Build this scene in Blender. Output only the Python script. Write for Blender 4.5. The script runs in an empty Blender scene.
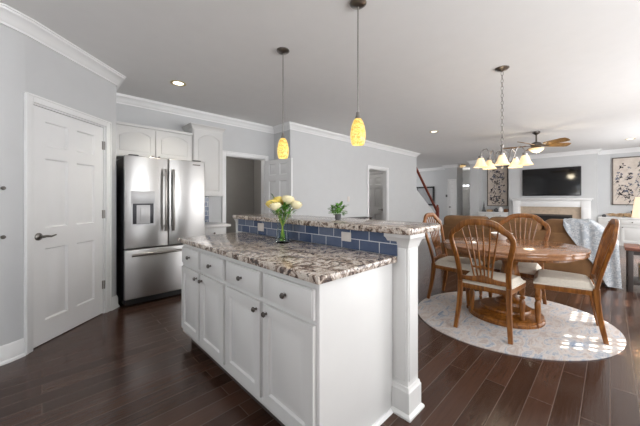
import bpy, bmesh, math, random
from mathutils import Matrix, Vector
S = bpy.context.scene
COL = S.collection
PI = math.pi
# ------------------------------------------------------------ camera
H = 1.24
FPX = 284.0
cam_d = bpy.data.cameras.new('camera')
cam = bpy.data.objects.new('camera', cam_d)
COL.objects.link(cam)
cam_d.sensor_width = 36.0
cam_d.lens = 36.0 * FPX / 640.0
cam_d.shift_y = -13.0 / 640.0
cam_d.clip_start = 0.05
AZ = math.atan(278 / 284)                      # from +Y towards +X
cam.location = (0, 0, H)
cam.rotation_euler = (PI / 2, 0, -AZ)
S.camera = cam
# ------------------------------------------------------------ world, sun, daylight, exposure
S.view_settings.view_transform = 'Standard'
S.view_settings.look = 'None'
S.view_settings.gamma = 1
S.view_settings.use_curve_mapping = False
S.view_settings.exposure = 0.17
wd = bpy.data.worlds.new('sky')
S.world = wd
wd.use_nodes = True
wd.node_tree.nodes['Background'].inputs[0].default_value = (0.92, 0.96, 1.0, 1)
wd.node_tree.nodes['Background'].inputs[1].default_value = 3.0


def light(name, kind, loc, energy, color=(1, 1, 1), rot=(0, 0, 0), size=None, size_y=None):
    d = bpy.data.lights.new(name, kind)
    d.energy = energy
    d.color = color
    o = bpy.data.objects.new(name, d)
    COL.objects.link(o)
    o.location = loc
    o.rotation_euler = rot
    if kind == 'AREA':
        d.shape = 'RECTANGLE'
        d.size = size
        d.size_y = size_y or size
    return o


YR = -2.0          # right window wall
XB = -2.6          # wall behind the camera
SUN_AZ = Vector((-0.55, 0.835))
SUN_EL = math.radians(33)
sd = Vector((SUN_AZ.x * math.cos(SUN_EL), SUN_AZ.y * math.cos(SUN_EL), -math.sin(SUN_EL)))
sun = light('sun', 'SUN', (5, -6, 5), 22.0, (1.0, 0.93, 0.82))
sun.rotation_euler = sd.to_track_quat('-Z', 'Y').to_euler()
sun.data.angle = math.radians(0.3)
DAY = (0.985, 0.99, 1.0)
UP = 0.5
light('daylight_patio_door', 'AREA', (5.0, YR + 0.10, 1.10), 104, DAY, (PI / 2 - 0.08, 0, 0), 2.7, 2.0)
light('daylight_living_window', 'AREA', (8.9, YR + 0.10, 1.45), 88, DAY, (PI / 2 + 0.05, 0, 0), 2.4, 1.5)
light('sink_window_fill', 'AREA', (1.6, YR + 0.10, 1.6), 66, DAY, (PI / 2 + 0.6, 0, 0), 1.6, 1.1)  # added fill, tilted up to lift the island end panel and ceiling
light('rear_window_fill', 'AREA', (XB + 0.10, 0.6, 1.6), 30, DAY, (PI / 2 + 1.15, 0, -PI / 2), 2.4, 1.4)  # unseen fill behind the camera, aimed up to brighten the kitchen ceiling
light('foyer_fill', 'AREA', (10.6, 8.8, 1.8), 60, DAY, (PI / 2 + .2, 0, PI), 2.2, 1.6)  # added fill for the dark foyer; no window in that wall
light('entry_fill', 'POINT', (14.0, 4.6, 2.2), 12, (1, 0.97, 0.92)).data.shadow_soft_size = 0.2  # added light for the entry, has no fixture
light('back_room_fill', 'POINT', (2.6, 6.3, 2.2), 22, (1, 0.97, 0.92)).data.shadow_soft_size = 0.15  # added to lighten the closed utility room, no lamp stands there
light('hall_room_fill', 'POINT', (6.2, 5.6, 2.2), 9, (1, 0.97, 0.92)).data.shadow_soft_size = 0.15  # invented light for the closed study behind the doorway

rnd = random.Random(7)
# ============================================================ materials
MATS = {}


def srgb(r, g, b):
    f = lambda c: ((c / 255) / 12.92 if c / 255 <= 0.04045 else ((c / 255 + 0.055) / 1.055) ** 2.4)
    return (f(r), f(g), f(b), 1)


class NT:
    def __init__(self, name):
        self.m = bpy.data.materials.new(name)
        self.m.use_nodes = True
        self.t = self.m.node_tree
        self.b = self.t.nodes['Principled BSDF']
        self.x = None

    def n(self, typ, **kw):
        nd = self.t.nodes.new(typ)
        for k, v in kw.items():
            if hasattr(nd, k):
                setattr(nd, k, v)
        return nd

    def l(self, a, b):
        self.t.links.new(a, b)

    def coord(self, scale=(1, 1, 1), rot=(0, 0, 0)):
        tc = self.n('ShaderNodeTexCoord')
        mp = self.n('ShaderNodeMapping')
        mp.inputs['Scale'].default_value = scale
        mp.inputs['Rotation'].default_value = rot
        self.l(tc.outputs['Object'], mp.inputs[0])
        return mp.outputs[0]

    def noise(self, vec, scale, detail=4, rough=0.5, dist=0):
        nd = self.n('ShaderNodeTexNoise')
        nd.inputs['Scale'].default_value = scale
        nd.inputs['Detail'].default_value = detail
        nd.inputs['Roughness'].default_value = rough
        nd.inputs['Distortion'].default_value = dist
        self.l(vec, nd.inputs['Vector'])
        return nd.outputs['Fac']

    def ramp(self, fac, stops, interp='LINEAR'):
        r = self.n('ShaderNodeValToRGB')
        r.color_ramp.interpolation = interp
        e = r.color_ramp.elements
        while len(e) < len(stops):
            e.new(0.5)
        for i, (p, c) in enumerate(stops):
            e[i].position = p
            e[i].color = c
        self.l(fac, r.inputs[0])
        return r.outputs[0]

    def mix(self, fac, a, b, mode='MIX'):
        m = self.n('ShaderNodeMix', data_type='RGBA')
        m.blend_type = mode
        for s, v in ((m.inputs[0], fac), (m.inputs[6], a), (m.inputs[7], b)):
            if isinstance(v, (int, float)):
                s.default_value = v
            elif isinstance(v, tuple):
                s.default_value = v
            else:
                self.l(v, s)
        return m.outputs[2]

    def bump(self, h, strength=0.2, dist=0.01):
        b = self.n('ShaderNodeBump')
        b.inputs['Strength'].default_value = strength
        b.inputs['Distance'].default_value = dist
        self.l(h, b.inputs['Height'])
        self.l(b.outputs[0], self.b.inputs['Normal'])

    def set(self, **kw):
        for k, v in kw.items():
            i = self.b.inputs[k.replace('_', ' ')]
            if isinstance(v, (int, float, tuple)):
                i.default_value = v
            else:
                self.l(v, i)
        return self.m


def plain(name, col, rough=0.5, metal=0.0, var=0.04, scale=6, **kw):
    """base colour with a faint mottling so that nothing is dead flat"""
    t = NT(name)
    f = t.noise(t.coord(), scale, 3)
    d = tuple(c * (1 - var) for c in col[:3]) + (1,)
    l = tuple(min(1, c * (1 + var)) for c in col[:3]) + (1,)
    t.set(Base_Color=t.ramp(f, [(0.3, d), (0.7, l)]), Roughness=rough, Metallic=metal, **kw)
    return t.m


M = {}
M['wall'] = plain('wall_paint', srgb(204, 205, 206), 0.6, var=0.012)
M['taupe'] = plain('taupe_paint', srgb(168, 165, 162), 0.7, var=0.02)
M['ceiling'] = plain('ceiling_paint', srgb(230, 229, 228), 0.8, var=0.01)
M['trim'] = plain('trim_paint', srgb(238, 238, 238), 0.35, var=0.01)
M['cab'] = plain('cabinet_paint', srgb(218, 217, 215), 0.35, var=0.012)
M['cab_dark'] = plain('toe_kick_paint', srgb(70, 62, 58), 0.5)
M['nickel'] = plain('brushed_nickel', srgb(150, 146, 142), 0.28, 1.0)
M['silver'] = plain('silver_panel', srgb(196, 196, 197), 0.35, 0.1)
M['dark_metal'] = plain('dark_metal', srgb(104, 98, 94), 0.35, 0.9)
M['black'] = plain('black_plastic', (0.012, 0.012, 0.013, 1), 0.35)
M['screen'] = plain('black_screen', (0.006, 0.006, 0.007, 1), 0.07)
M['cream'] = plain('cream_upholstery', srgb(212, 204, 190), 0.85, scale=60, var=0.06)
M['frame_dark'] = plain('dark_frame', srgb(92, 82, 74), 0.5)
M['stone'] = plain('tan_stone', srgb(196, 178, 158), 0.3, scale=14, var=0.1)
M['plate'] = plain('outlet_plate', srgb(215, 208, 202), 0.4)
M['red_wood'] = plain('red_wood', srgb(128, 62, 44), 0.3, var=0.2, scale=20)
M['bowl'] = plain('white_ceramic', srgb(240, 238, 236), 0.2)
M['mirror_grey'] = plain('painted_mirror_glass', srgb(165, 166, 168), 0.15)  # even grey stands in for the wall reflected in the mirror
M['leaf'] = plain('leaf_green', srgb(86, 136, 52), 0.45, var=0.4, scale=40)
M['stem'] = plain('stem_green', srgb(156, 168, 62), 0.5, var=0.2)
M['yellow'] = plain('yellow_petal', srgb(250, 222, 120), 0.6, var=0.1, scale=50)
M['creamp'] = plain('cream_petal', srgb(250, 238, 196), 0.6, var=0.06, scale=50)
M['wicker'] = plain('wicker', srgb(188, 158, 122), 0.7, var=0.25, scale=80)
M['slate'] = plain('slate_ornament', srgb(84, 84, 86), 0.5)
M['table_dark'] = plain('dark_painted_wood', srgb(62, 56, 54), 0.4)
M['ink'] = plain('dark_blossom_ink', srgb(66, 58, 62), 0.8, var=0.3, scale=30)
M['inkgrey'] = plain('grey_blossom_ink', srgb(110, 112, 128), 0.8, var=0.3, scale=30)


def mk_floor():
    t = NT('dark_plank_floor')
    v = t.coord()
    br = t.n('ShaderNodeTexBrick')
    br.offset = 0.37
    br.inputs['Scale'].default_value = 1.0
    br.inputs['Brick Width'].default_value = 1.35
    br.inputs['Row Height'].default_value = 0.121
    br.inputs['Mortar Size'].default_value = 0.0022
    br.inputs['Mortar Smooth'].default_value = 0.3
    br.inputs['Bias'].default_value = 0.0
    br.inputs['Color1'].default_value = srgb(60, 40, 31)
    br.inputs['Color2'].default_value = srgb(80, 56, 45)
    br.inputs['Mortar'].default_value = srgb(104, 90, 82)  # pale seams: bevel highlights put into the colour
    t.l(v, br.inputs['Vector'])
    g = t.noise(t.coord((2.2, 34, 1)), 1.6, 6, 0.62, 1.2)
    gc = t.ramp(g, [(0.3, (0.8, 0.79, 0.79, 1)), (0.55, (1, 1, 1, 1)), (0.75, (1.12, 1.1, 1.1, 1))])
    c = t.mix(0.8, br.outputs['Color'], gc, 'MULTIPLY')
    r = t.ramp(g, [(0.3, (0.13, 0.13, 0.13, 1)), (0.7, (0.22, 0.22, 0.22, 1))])
    t.set(Base_Color=c, Roughness=r)
    add = t.n('ShaderNodeMath', operation='MULTIPLY_ADD')
    t.l(br.outputs['Fac'], add.inputs[0])
    add.inputs[1].default_value = -1.5
    t.l(g, add.inputs[2])
    t.bump(add.outputs[0], 0.22, 0.003)
    return t.m


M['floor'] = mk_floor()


def mk_granite():
    t = NT('granite')
    v = t.coord()
    a = t.noise(v, 9.5, 9, 0.72, 2.2)
    c = t.ramp(a, [(0.37, srgb(50, 44, 44)), (0.45, srgb(108, 88, 76)), (0.50, srgb(180, 164, 150)),
                   (0.58, srgb(214, 206, 196)), (0.66, srgb(168, 150, 134)), (0.78, srgb(92, 82, 80))])
    b = t.noise(v, 34, 5, 0.7, 0.6)
    m1 = t.ramp(b, [(0.36, (1, 1, 1, 1)), (0.44, (0, 0, 0, 1))])
    c = t.mix(m1, c, srgb(74, 62, 58))
    b2 = t.noise(v, 60, 3, 0.6)
    m2 = t.ramp(b2, [(0.6, (0, 0, 0, 1)), (0.68, (1, 1, 1, 1))])
    c = t.mix(m2, c, srgb(228, 220, 208))
    t.set(Base_Color=c, Roughness=0.13)
    return t.m


M['granite'] = mk_granite()


def mk_tile(name, axis):
    """blue subway tile; axis 'y' = surface in the YZ plane, 'x' = in the XZ plane"""
    t = NT(name)
    tc = t.n('ShaderNodeTexCoord')
    sp = t.n('ShaderNodeSeparateXYZ')
    t.l(tc.outputs['Object'], sp.inputs[0])
    cb = t.n('ShaderNodeCombineXYZ')
    t.l(sp.outputs[0 if axis == 'x' else 1], cb.inputs[0])
    t.l(sp.outputs[2], cb.inputs[1])
    br = t.n('ShaderNodeTexBrick')
    br.inputs['Scale'].default_value = 1
    br.inputs['Brick Width'].default_value = 0.152
    br.inputs['Row Height'].default_value = 0.0755
    br.inputs['Mortar Size'].default_value = 0.0028
    br.inputs['Mortar Smooth'].default_value = 0.1
    br.inputs['Color1'].default_value = srgb(58, 76, 108)
    br.inputs['Color2'].default_value = srgb(114, 124, 144)
    br.inputs['Mortar'].default_value = srgb(205, 208, 212)
    t.l(cb.outputs[0], br.inputs['Vector'])
    n = t.noise(t.coord(), 22, 4)
    c = t.mix(0.6, br.outputs['Color'], t.ramp(n, [(0.3, (0.75, 0.78, 0.85, 1)), (0.7, (1.15, 1.12, 1.08, 1))]), 'MULTIPLY')
    t.set(Base_Color=c, Roughness=0.16)
    iv = t.n('ShaderNodeMath', operation='SUBTRACT')
    iv.inputs[0].default_value = 1
    t.l(br.outputs['Fac'], iv.inputs[1])
    t.bump(iv.outputs[0], 0.5, 0.002)
    return t.m


M['tile'] = mk_tile('blue_tile', 'y')
M['tile_x'] = mk_tile('blue_tile_back', 'x')


def mk_wood(name, dark, mid, light_, sc=(30, 30, 3), rough=0.3):
    t = NT(name)
    n = t.noise(t.coord(sc), 1.0, 5, 0.6, 1.0)
    t.set(Base_Color=t.ramp(n, [(0.3, dark), (0.5, mid), (0.72, light_)]), Roughness=rough)
    t.bump(n, 0.06, 0.002)
    return t.m


M['oak'] = mk_wood('honey_oak', srgb(88, 50, 18), srgb(126, 76, 28), srgb(160, 106, 48))
M['oak_x'] = mk_wood('honey_oak_top', srgb(140, 98, 68), srgb(152, 108, 76), srgb(164, 120, 88), (3, 50, 50), 0.14)
M['blade'] = mk_wood('fan_blade_wood', srgb(112, 82, 44), srgb(142, 106, 58), srgb(166, 128, 76), (6, 30, 30), 0.4)
M['redtop'] = mk_wood('reddish_table_top', srgb(84, 52, 44), srgb(120, 78, 66), srgb(150, 106, 92), (30, 6, 30), 0.3)


def mk_steel():
    t = NT('stainless_steel')
    n = t.noise(t.coord((40, 40, 1)), 2.0, 3, 0.5)
    r = t.ramp(n, [(0.2, (0.30, 0.30, 0.30, 1)), (0.8, (0.36, 0.36, 0.36, 1))])
    tg = t.n('ShaderNodeTangent')
    tg.direction_type = 'RADIAL'
    tg.axis = 'Z'
    t.l(tg.outputs[0], t.b.inputs['Tangent'])
    t.set(Base_Color=srgb(196, 195, 194), Metallic=1.0, Roughness=r, Anisotropic=0.75, Anisotropic_Rotation=0.25)
    return t.m


M['steel'] = mk_steel()
M['steel_dark'] = plain('dark_grey_steel', srgb(66, 66, 70), 0.4, 0.6)


def mk_sofa():
    t = NT('brown_suede')
    n = t.noise(t.coord(), 5, 6, 0.6)
    t.set(Base_Color=t.ramp(n, [(0.3, srgb(104, 72, 42)), (0.7, srgb(132, 95, 58))]), Roughness=0.7)
    t.bump(t.noise(t.coord(), 90, 2), 0.1, 0.002)
    return t.m


M['sofa'] = mk_sofa()


def mk_rug():
    t = NT('abstract_rug')
    a = t.noise(t.coord((1.6, 3.4, 1), (0, 0, 0.5)), 2.6, 8, 0.72, 1.5)
    c = t.ramp(a, [(0.3, srgb(98, 120, 148)), (0.42, srgb(166, 170, 178)), (0.5, srgb(202, 194, 188)),
                   (0.6, srgb(176, 162, 154)), (0.75, srgb(206, 202, 198))])
    b = t.noise(t.coord((1.2, 4, 1), (0, 0, 0.5)), 9, 5, 0.7, 2)
    c = t.mix(t.ramp(b, [(0.58, (0, 0, 0, 1)), (0.7, (0.7, 0.7, 0.7, 1))]), c, srgb(140, 156, 182))
    t.set(Base_Color=c, Roughness=0.95)
    t.bump(t.noise(t.coord(), 150, 2), 0.3, 0.004)
    return t.m


M['rug'] = mk_rug()


def mk_throw():
    t = NT('blue_grey_throw')
    w = t.n('ShaderNodeTexVoronoi')
    w.inputs['Scale'].default_value = 26
    t.l(t.coord(), w.inputs['Vector'])
    c = t.ramp(w.outputs['Distance'], [(0.15, srgb(150, 156, 162)), (0.4, srgb(196, 198, 200)), (0.6, srgb(162, 168, 175))])
    t.set(Base_Color=c, Roughness=0.95)
    t.bump(w.outputs['Distance'], 0.4, 0.004)
    return t.m


M['throw'] = mk_throw()


def mk_canvas():
    t = NT('canvas_print')
    n = t.noise(t.coord(), 5, 6, 0.7)
    t.set(Base_Color=t.ramp(n, [(0.3, srgb(202, 188, 176)), (0.7, srgb(226, 216, 206))]), Roughness=0.8)
    return t.m


M['canvas'] = mk_canvas()


def glow(name, stops, strength, scale=10, base=(0.9, 0.8, 0.6, 1)):
    """lit lamp glass: it gives off light"""
    t = NT(name)
    n = t.noise(t.coord(), scale, 4, 0.6, 1.0)
    c = t.ramp(n, stops)
    t.set(Base_Color=base, Roughness=0.3)
    t.l(c, t.b.inputs['Emission Color'])
    t.b.inputs['Emission Strength'].default_value = strength
    return t.m


M['art_glass'] = glow('lit_art_glass', [(0.38, srgb(206, 134, 24)), (0.45, srgb(246, 200, 64)), (0.54, srgb(255, 238, 150)), (0.62, srgb(222, 158, 36))], 0.85, 40, (0.4, 0.3, 0.1, 1))
M['bell_glass'] = glow('lit_bell_glass', [(0.35, srgb(226, 170, 92)), (0.65, srgb(250, 216, 156))], 0.62, 14)
M['shade'] = glow('lit_lamp_shade', [(0.3, srgb(236, 206, 170)), (0.7, srgb(246, 222, 192))], 0.75, 4)
M['bulb'] = glow('bulb', [(0.3, (1, 0.92, 0.75, 1)), (0.7, (1, 0.95, 0.82, 1))], 2.2)
M['can'] = glow('recessed_bulb', [(0.3, (1, 0.93, 0.78, 1)), (0.7, (1, 0.95, 0.84, 1))], 3.0)
M['gold'] = plain('can_reflector', srgb(214, 196, 150), 0.3, 0.6)

t = NT('clear_glass')
t.set(Base_Color=(0.93, 0.98, 0.95, 1), Roughness=0.02, Transmission_Weight=1.0, IOR=1.12)
M['glass'] = t.m
t = NT('window_glass')
t.set(Base_Color=(1, 1, 1, 1), Roughness=0.0, Transmission_Weight=1.0, IOR=1.01)
M['pane'] = t.m


# ============================================================ mesh builder
class MB:
    def __init__(self):
        self.bm = bmesh.new()

    def _take(self, tmp, mtx=None):
        if mtx is not None:
            bmesh.ops.transform(tmp, matrix=mtx, verts=tmp.verts)
        me = bpy.data.meshes.new('tmp')
        tmp.to_mesh(me)
        tmp.free()
        self.bm.from_mesh(me)
        bpy.data.meshes.remove(me)
        return self

    def box(self, x0, x1, y0, y1, z0, z1, bev=0.0, seg=2, m=None):
        b = bmesh.new()
        bmesh.ops.create_cube(b, size=1)
        mt = Matrix.Translation(((x0 + x1) / 2, (y0 + y1) / 2, (z0 + z1) / 2)) @ Matrix.Diagonal((abs(x1 - x0), abs(y1 - y0), abs(z1 - z0), 1))
        bmesh.ops.transform(b, matrix=mt, verts=b.verts)
        if bev:
            bmesh.ops.bevel(b, geom=b.edges[:], offset=bev, segments=seg, profile=0.5, affect='EDGES')
        return self._take(b, m)

    def lathe(self, prof, c=(0, 0, 0), seg=20, m=None, cap=True):
        """prof = [(r, z)...]"""
        b = bmesh.new()
        rings = []
        for r, z in prof:
            if r < 1e-6:
                rings.append([b.verts.new((c[0], c[1], c[2] + z))])
            else:
                rings.append([b.verts.new((c[0] + r * math.cos(2 * PI * k / seg), c[1] + r * math.sin(2 * PI * k / seg), c[2] + z)) for k in range(seg)])
        for A, B in zip(rings, rings[1:]):
            for k in range(seg):
                j = (k + 1) % seg
                if len(A) == 1 and len(B) == 1:
                    continue
                if len(A) == 1:
                    b.faces.new((A[0], B[k], B[j]))
                elif len(B) == 1:
                    b.faces.new((A[k], A[j], B[0]))
                else:
                    b.faces.new((A[k], A[j], B[j], B[k]))
        if cap:
            for R in (rings[0], rings[-1]):
                if len(R) > 1:
                    b.faces.new(R)
        bmesh.ops.recalc_face_normals(b, faces=b.faces)
        return self._take(b, m)

    def cyl(self, p0, p1, r0, r1=None, seg=12):
        return self.tube([p0, p1], [r0, r0 if r1 is None else r1], seg)

    def tube(self, path, r, seg=8, square=False, up=None, flat=None, closed=False):
        """sweep along path; r a number, a list, or list of (a, b) half sizes"""
        P = [Vector(p) for p in path]
        n = len(P)
        if not isinstance(r, list):
            r = [r] * n
        b = bmesh.new()
        rings = []
        ref = Vector(up) if up else None
        for i, p in enumerate(P):
            if closed:
                d = (P[(i + 1) % n] - P[i - 1]).normalized()
            else:
                d = (P[min(i + 1, n - 1)] - P[max(i - 1, 0)]).normalized()
            if ref is None:
                ref = Vector((0, 0, 1)) if abs(d.z) < 0.9 else Vector((1, 0, 0))
            s = d.cross(ref)
            if s.length < 1e-4:
                s = d.cross(Vector((1, 0, 0.1)))
            s.normalize()
            u = s.cross(d).normalized()
            if not up:
                ref = u
            ri = r[i]
            a, c = ri if isinstance(ri, tuple) else (ri, ri)
            ring = []
            if square:
                pts = [(1, .6), (.6, 1), (-.6, 1), (-1, .6), (-1, -.6), (-.6, -1), (.6, -1), (1, -.6)]
                # small chamfer on the corners
                k = 0.72
                pts = [(1, k), (k, 1), (-k, 1), (-1, k), (-1, -k), (-k, -1), (k, -1), (1, -k)]
                for x, y in pts:
                    ring.append(b.verts.new(p + s * a * x + u * c * y))
            else:
                for k in range(seg):
                    t_ = 2 * PI * k / seg
                    ring.append(b.verts.new(p + s * a * math.cos(t_) + u * c * math.sin(t_)))
            rings.append(ring)
        m = len(rings[0])
        prs = list(zip(rings, rings[1:])) + ([(rings[-1], rings[0])] if closed else [])
        for A, B in prs:
            for k in range(m):
                j = (k + 1) % m
                b.faces.new((A[k], A[j], B[j], B[k]))
        if not closed:
            b.faces.new(rings[0])
            b.faces.new(rings[-1])
        bmesh.ops.recalc_face_normals(b, faces=b.faces)
        return self._take(b)

    def prism(self, poly, h0, h1, axis='z', bev=0.0, m=None):
        """poly in 2D; axis z: (x,y); axis y: (x,z); axis x: (y,z)"""
        b = bmesh.new()

        def mk(p, h):
            return {'z': (p[0], p[1], h), 'y': (p[0], h, p[1]), 'x': (h, p[0], p[1])}[axis]
        A = [b.verts.new(mk(p, h0)) for p in poly]
        B = [b.verts.new(mk(p, h1)) for p in poly]
        b.faces.new(A)
        b.faces.new(B)
        for k in range(len(poly)):
            j = (k + 1) % len(poly)
            b.faces.new((A[k], A[j], B[j], B[k]))
        bmesh.ops.recalc_face_normals(b, faces=b.faces)
        if bev:
            es = [e for e in b.edges if (e.verts[0] in A) == (e.verts[1] in A)]
            bmesh.ops.bevel(b, geom=es, offset=bev, segments=2, profile=0.5, affect='EDGES')
        return self._take(b, m)

    def quad(self, *pts):
        vs = [self.bm.verts.new(p) for p in pts]
        self.bm.faces.new(vs)
        return self

    def sweep(self, pts, prof, side=1, closed=False):
        """horizontal mitred moulding; prof [(out, z)], out measured to the right of travel"""
        b = bmesh.new()
        P = [Vector(p) for p in pts]
        n = len(P)
        rings = []
        for i in range(n):
            def nrm(a, c):
                d = (c - a).normalized()
                return Vector((d.y, -d.x)) * side
            if closed:
                n1, n2 = nrm(P[i - 1], P[i]), nrm(P[i], P[(i + 1) % n])
            else:
                n1 = nrm(P[max(i - 1, 0)], P[max(i, 1)])
                n2 = nrm(P[min(i, n - 2)], P[min(i + 1, n - 1)])
            mv = (n1 + n2)
            mv = mv / max(0.3, mv.length_squared) * 2
            rings.append([b.verts.new((P[i].x + mv.x * o, P[i].y + mv.y * o, z)) for o, z in prof])
        m = len(prof)
        for A, B in list(zip(rings, rings[1:])) + ([(rings[-1], rings[0])] if closed else []):
            for k in range(m):
                j = (k + 1) % m
                b.faces.new((A[k], A[j], B[j], B[k]))
        if not closed:
            b.faces.new(rings[0])
            b.faces.new(rings[-1])
        bmesh.ops.recalc_face_normals(b, faces=b.faces)
        return self._take(b)

    def slab(self, x0, x1, z0, z1, t, panels, prof=((0, 0), (0.008, 0.011), (0.020, 0.011), (0.044, 0.002)), y=0.0):
        """door slab, front at y facing -y, thickness t, raised panels as rectangles"""
        b = bmesh.new()
        xs = sorted({x0, x1} | {p[0] for p in panels} | {p[1] for p in panels})
        zs = sorted({z0, z1} | {p[2] for p in panels} | {p[3] for p in panels})

        def q(pts):
            b.faces.new([b.verts.new(p) for p in pts])
        for xa, xb in zip(xs, xs[1:]):
            for za, zb in zip(zs, zs[1:]):
                if any(p[0] <= xa + 1e-6 and p[1] >= xb - 1e-6 and p[2] <= za + 1e-6 and p[3] >= zb - 1e-6 for p in panels):
                    continue
                q([(xa, y, za), (xb, y, za), (xb, y, zb), (xa, y, zb)])
        for pa, pb, pc, pd in panels:
            R = []
            for ins, d in prof:
                R.append([(pa + ins, y + d, pc + ins), (pb - ins, y + d, pc + ins), (pb - ins, y + d, pd - ins), (pa + ins, y + d, pd - ins)])
            for A, B in zip(R, R[1:]):
                for k in range(4):
                    j = (k + 1) % 4
                    q([A[k], A[j], B[j], B[k]])
            q(R[-1])
        c = [(x0, z0), (x1, z0), (x1, z1), (x0, z1)]
        for k in range(4):
            a, e = c[k], c[(k + 1) % 4]
            q([(a[0], y, a[1]), (a[0], y + t, a[1]), (e[0], y + t, e[1]), (e[0], y, e[1])])
        q([(x0, y + t, z0), (x0, y + t, z1), (x1, y + t, z1), (x1, y + t, z0)])
        bmesh.ops.remove_doubles(b, verts=b.verts, dist=1e-5)
        bmesh.ops.recalc_face_normals(b, faces=b.faces)
        return self._take(b)

    def build(self, name, mat, parent=None, smooth=True):
        bm = self.bm
        for f in bm.faces:
            f.smooth = smooth
        for e in bm.edges:
            if len(e.link_faces) == 2:
                e.smooth = e.calc_face_angle(0) < 0.62
        me = bpy.data.meshes.new(name)
        bm.to_mesh(me)
        bm.free()
        me.materials.append(M[mat] if isinstance(mat, str) else mat)
        o = bpy.data.objects.new(name, me)
        COL.objects.link(o)
        if parent:
            o.parent = parent
        return o


def thing(name, label, cat, loc=(0, 0, 0), rz=0.0, group=None):
    o = bpy.data.objects.new(name, None)
    o.empty_display_size = 0.1
    COL.objects.link(o)
    o.location = loc
    o.rotation_euler = (0, 0, rz)
    o['label'] = label
    o['category'] = cat
    if group:
        o['group'] = group
    return o


def tag(o, label, cat, group=None):
    o['label'] = label
    o['category'] = cat
    if group:
        o['group'] = group
    return o


def struct(o):
    o['kind'] = 'structure'
    return o


def dup(root, loc, rz, label):
    def cp(o, par):
        c = o.copy()
        COL.objects.link(c)
        c.parent = par
        for ch in o.children:
            cp(ch, c)
        return c
    r = cp(root, None)
    r.location = loc
    r.rotation_euler = (0, 0, rz)
    r['label'] = label
    return r


# ============================================================ the room
CH = 2.68
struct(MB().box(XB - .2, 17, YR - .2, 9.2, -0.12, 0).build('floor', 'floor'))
struct(MB().box(XB - .2, 17, YR - .2, 9.2, CH, CH + 0.15).build('ceiling', 'ceiling'))


def wall(name, p0, p1, openings=(), t=0.12, mat='wall', z1=CH, side=-1):
    """wall from p0 to p1, its room face on that line; body on the left of travel. openings (s0,s1,z0,z1)"""
    p0, p1 = Vector(p0), Vector(p1)
    L = (p1 - p0).length
    a = math.atan2(p1.y - p0.y, p1.x - p0.x)
    mt = Matrix.Translation((p0.x, p0.y, 0)) @ Matrix.Rotation(a, 4, 'Z')
    mb = MB()
    xs = sorted({0, L} | {o[0] for o in openings} | {o[1] for o in openings})
    for a0, a1 in zip(xs, xs[1:]):
        op = [o for o in openings if o[0] <= a0 + 1e-6 and o[1] >= a1 - 1e-6]
        if not op:
            mb.box(a0, a1, 0, t, 0, z1, m=mt)
        else:
            if op[0][2] > 0:
                mb.box(a0, a1, 0, t, 0, op[0][2], m=mt)
            mb.box(a0, a1, 0, t, op[0][3], z1, m=mt)
    return struct(mb.build(name, mat, smooth=False))


# pantry corner: rounded turn then the 45 degree wall with the door
YW = 4.72      # fridge wall
YL = 4.20      # living room wall
r2 = math.sqrt(.5)
pk = [(XB, 3.20), (-0.32, 3.20), (-0.245, 3.206), (-0.185, 3.228), (-0.13, 3.263), (-0.095, 3.29)]
PC = (0.615, 4.0)
mb = MB()
mb.prism(pk + [(-0.095 - .09, 3.29 + .09), (-0.3, 3.32), (XB, 3.32)], 0, CH, 'z')
struct(mb.build('wall_left', 'wall'))
P0 = Vector((-0.095, 3.29))
L45 = (Vector(PC) - P0).length
DS0, DS1 = 0.045, 0.045 + 0.79      # door opening along the wall
wall('wall_pantry', P0, PC, [(DS0, DS1, 0, 2.045)])
wall('wall_pantry_return', (PC[0], PC[1]), (PC[0], YW + .1), t=0.10)
# room behind the pantry door is closed by its own back
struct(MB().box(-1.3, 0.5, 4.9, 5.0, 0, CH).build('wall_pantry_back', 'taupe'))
FD0, FD1 = 2.30, 3.11              # doorway in the fridge wall
wall('wall_back', (PC[0], YW), (3.4, YW), [(FD0 - PC[0], FD1 - PC[0], 0, 2.03)])
XJ = 3.33
wall('wall_jog', (XJ, YW), (XJ, YL + .12), t=0.11)
LD0, LD1 = 5.80, 6.62
wall('wall_living', (XJ, YL), (8.3, YL), [(LD0 - XJ, LD1 - XJ, 0, 2.03)])
# knee wall rising with the stair beyond the living wall
struct(MB().prism([(8.3, 0), (10.2, 0), (10.2, 0.5), (9.82, 0.66), (8.3, 1.57)], YL, YL + .12, 'y').build('wall_stair', 'wall'))
struct(MB().sweep([(8.3, YL), (8.31, YL)], [(0, 1.5), (0.01, 1.5), (.01, 1.6), (0, 1.6)]).build('trim_stair_end', 'trim'))
# closed rooms behind the two doorways
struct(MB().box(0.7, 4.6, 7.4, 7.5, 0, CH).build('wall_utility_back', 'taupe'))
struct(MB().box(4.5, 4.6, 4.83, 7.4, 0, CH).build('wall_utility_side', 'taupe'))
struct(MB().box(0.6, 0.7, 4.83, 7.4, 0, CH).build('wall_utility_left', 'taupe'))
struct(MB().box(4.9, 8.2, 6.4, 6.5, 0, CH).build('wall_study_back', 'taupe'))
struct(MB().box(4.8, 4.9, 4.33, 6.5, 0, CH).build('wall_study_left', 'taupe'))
struct(MB().box(8.19, 8.29, 4.33, 6.5, 0, CH).build('wall_study_right', 'wall'))
# outer shell with daylight windows
wins = [(XB, -0.9, 0, 0)]


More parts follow.
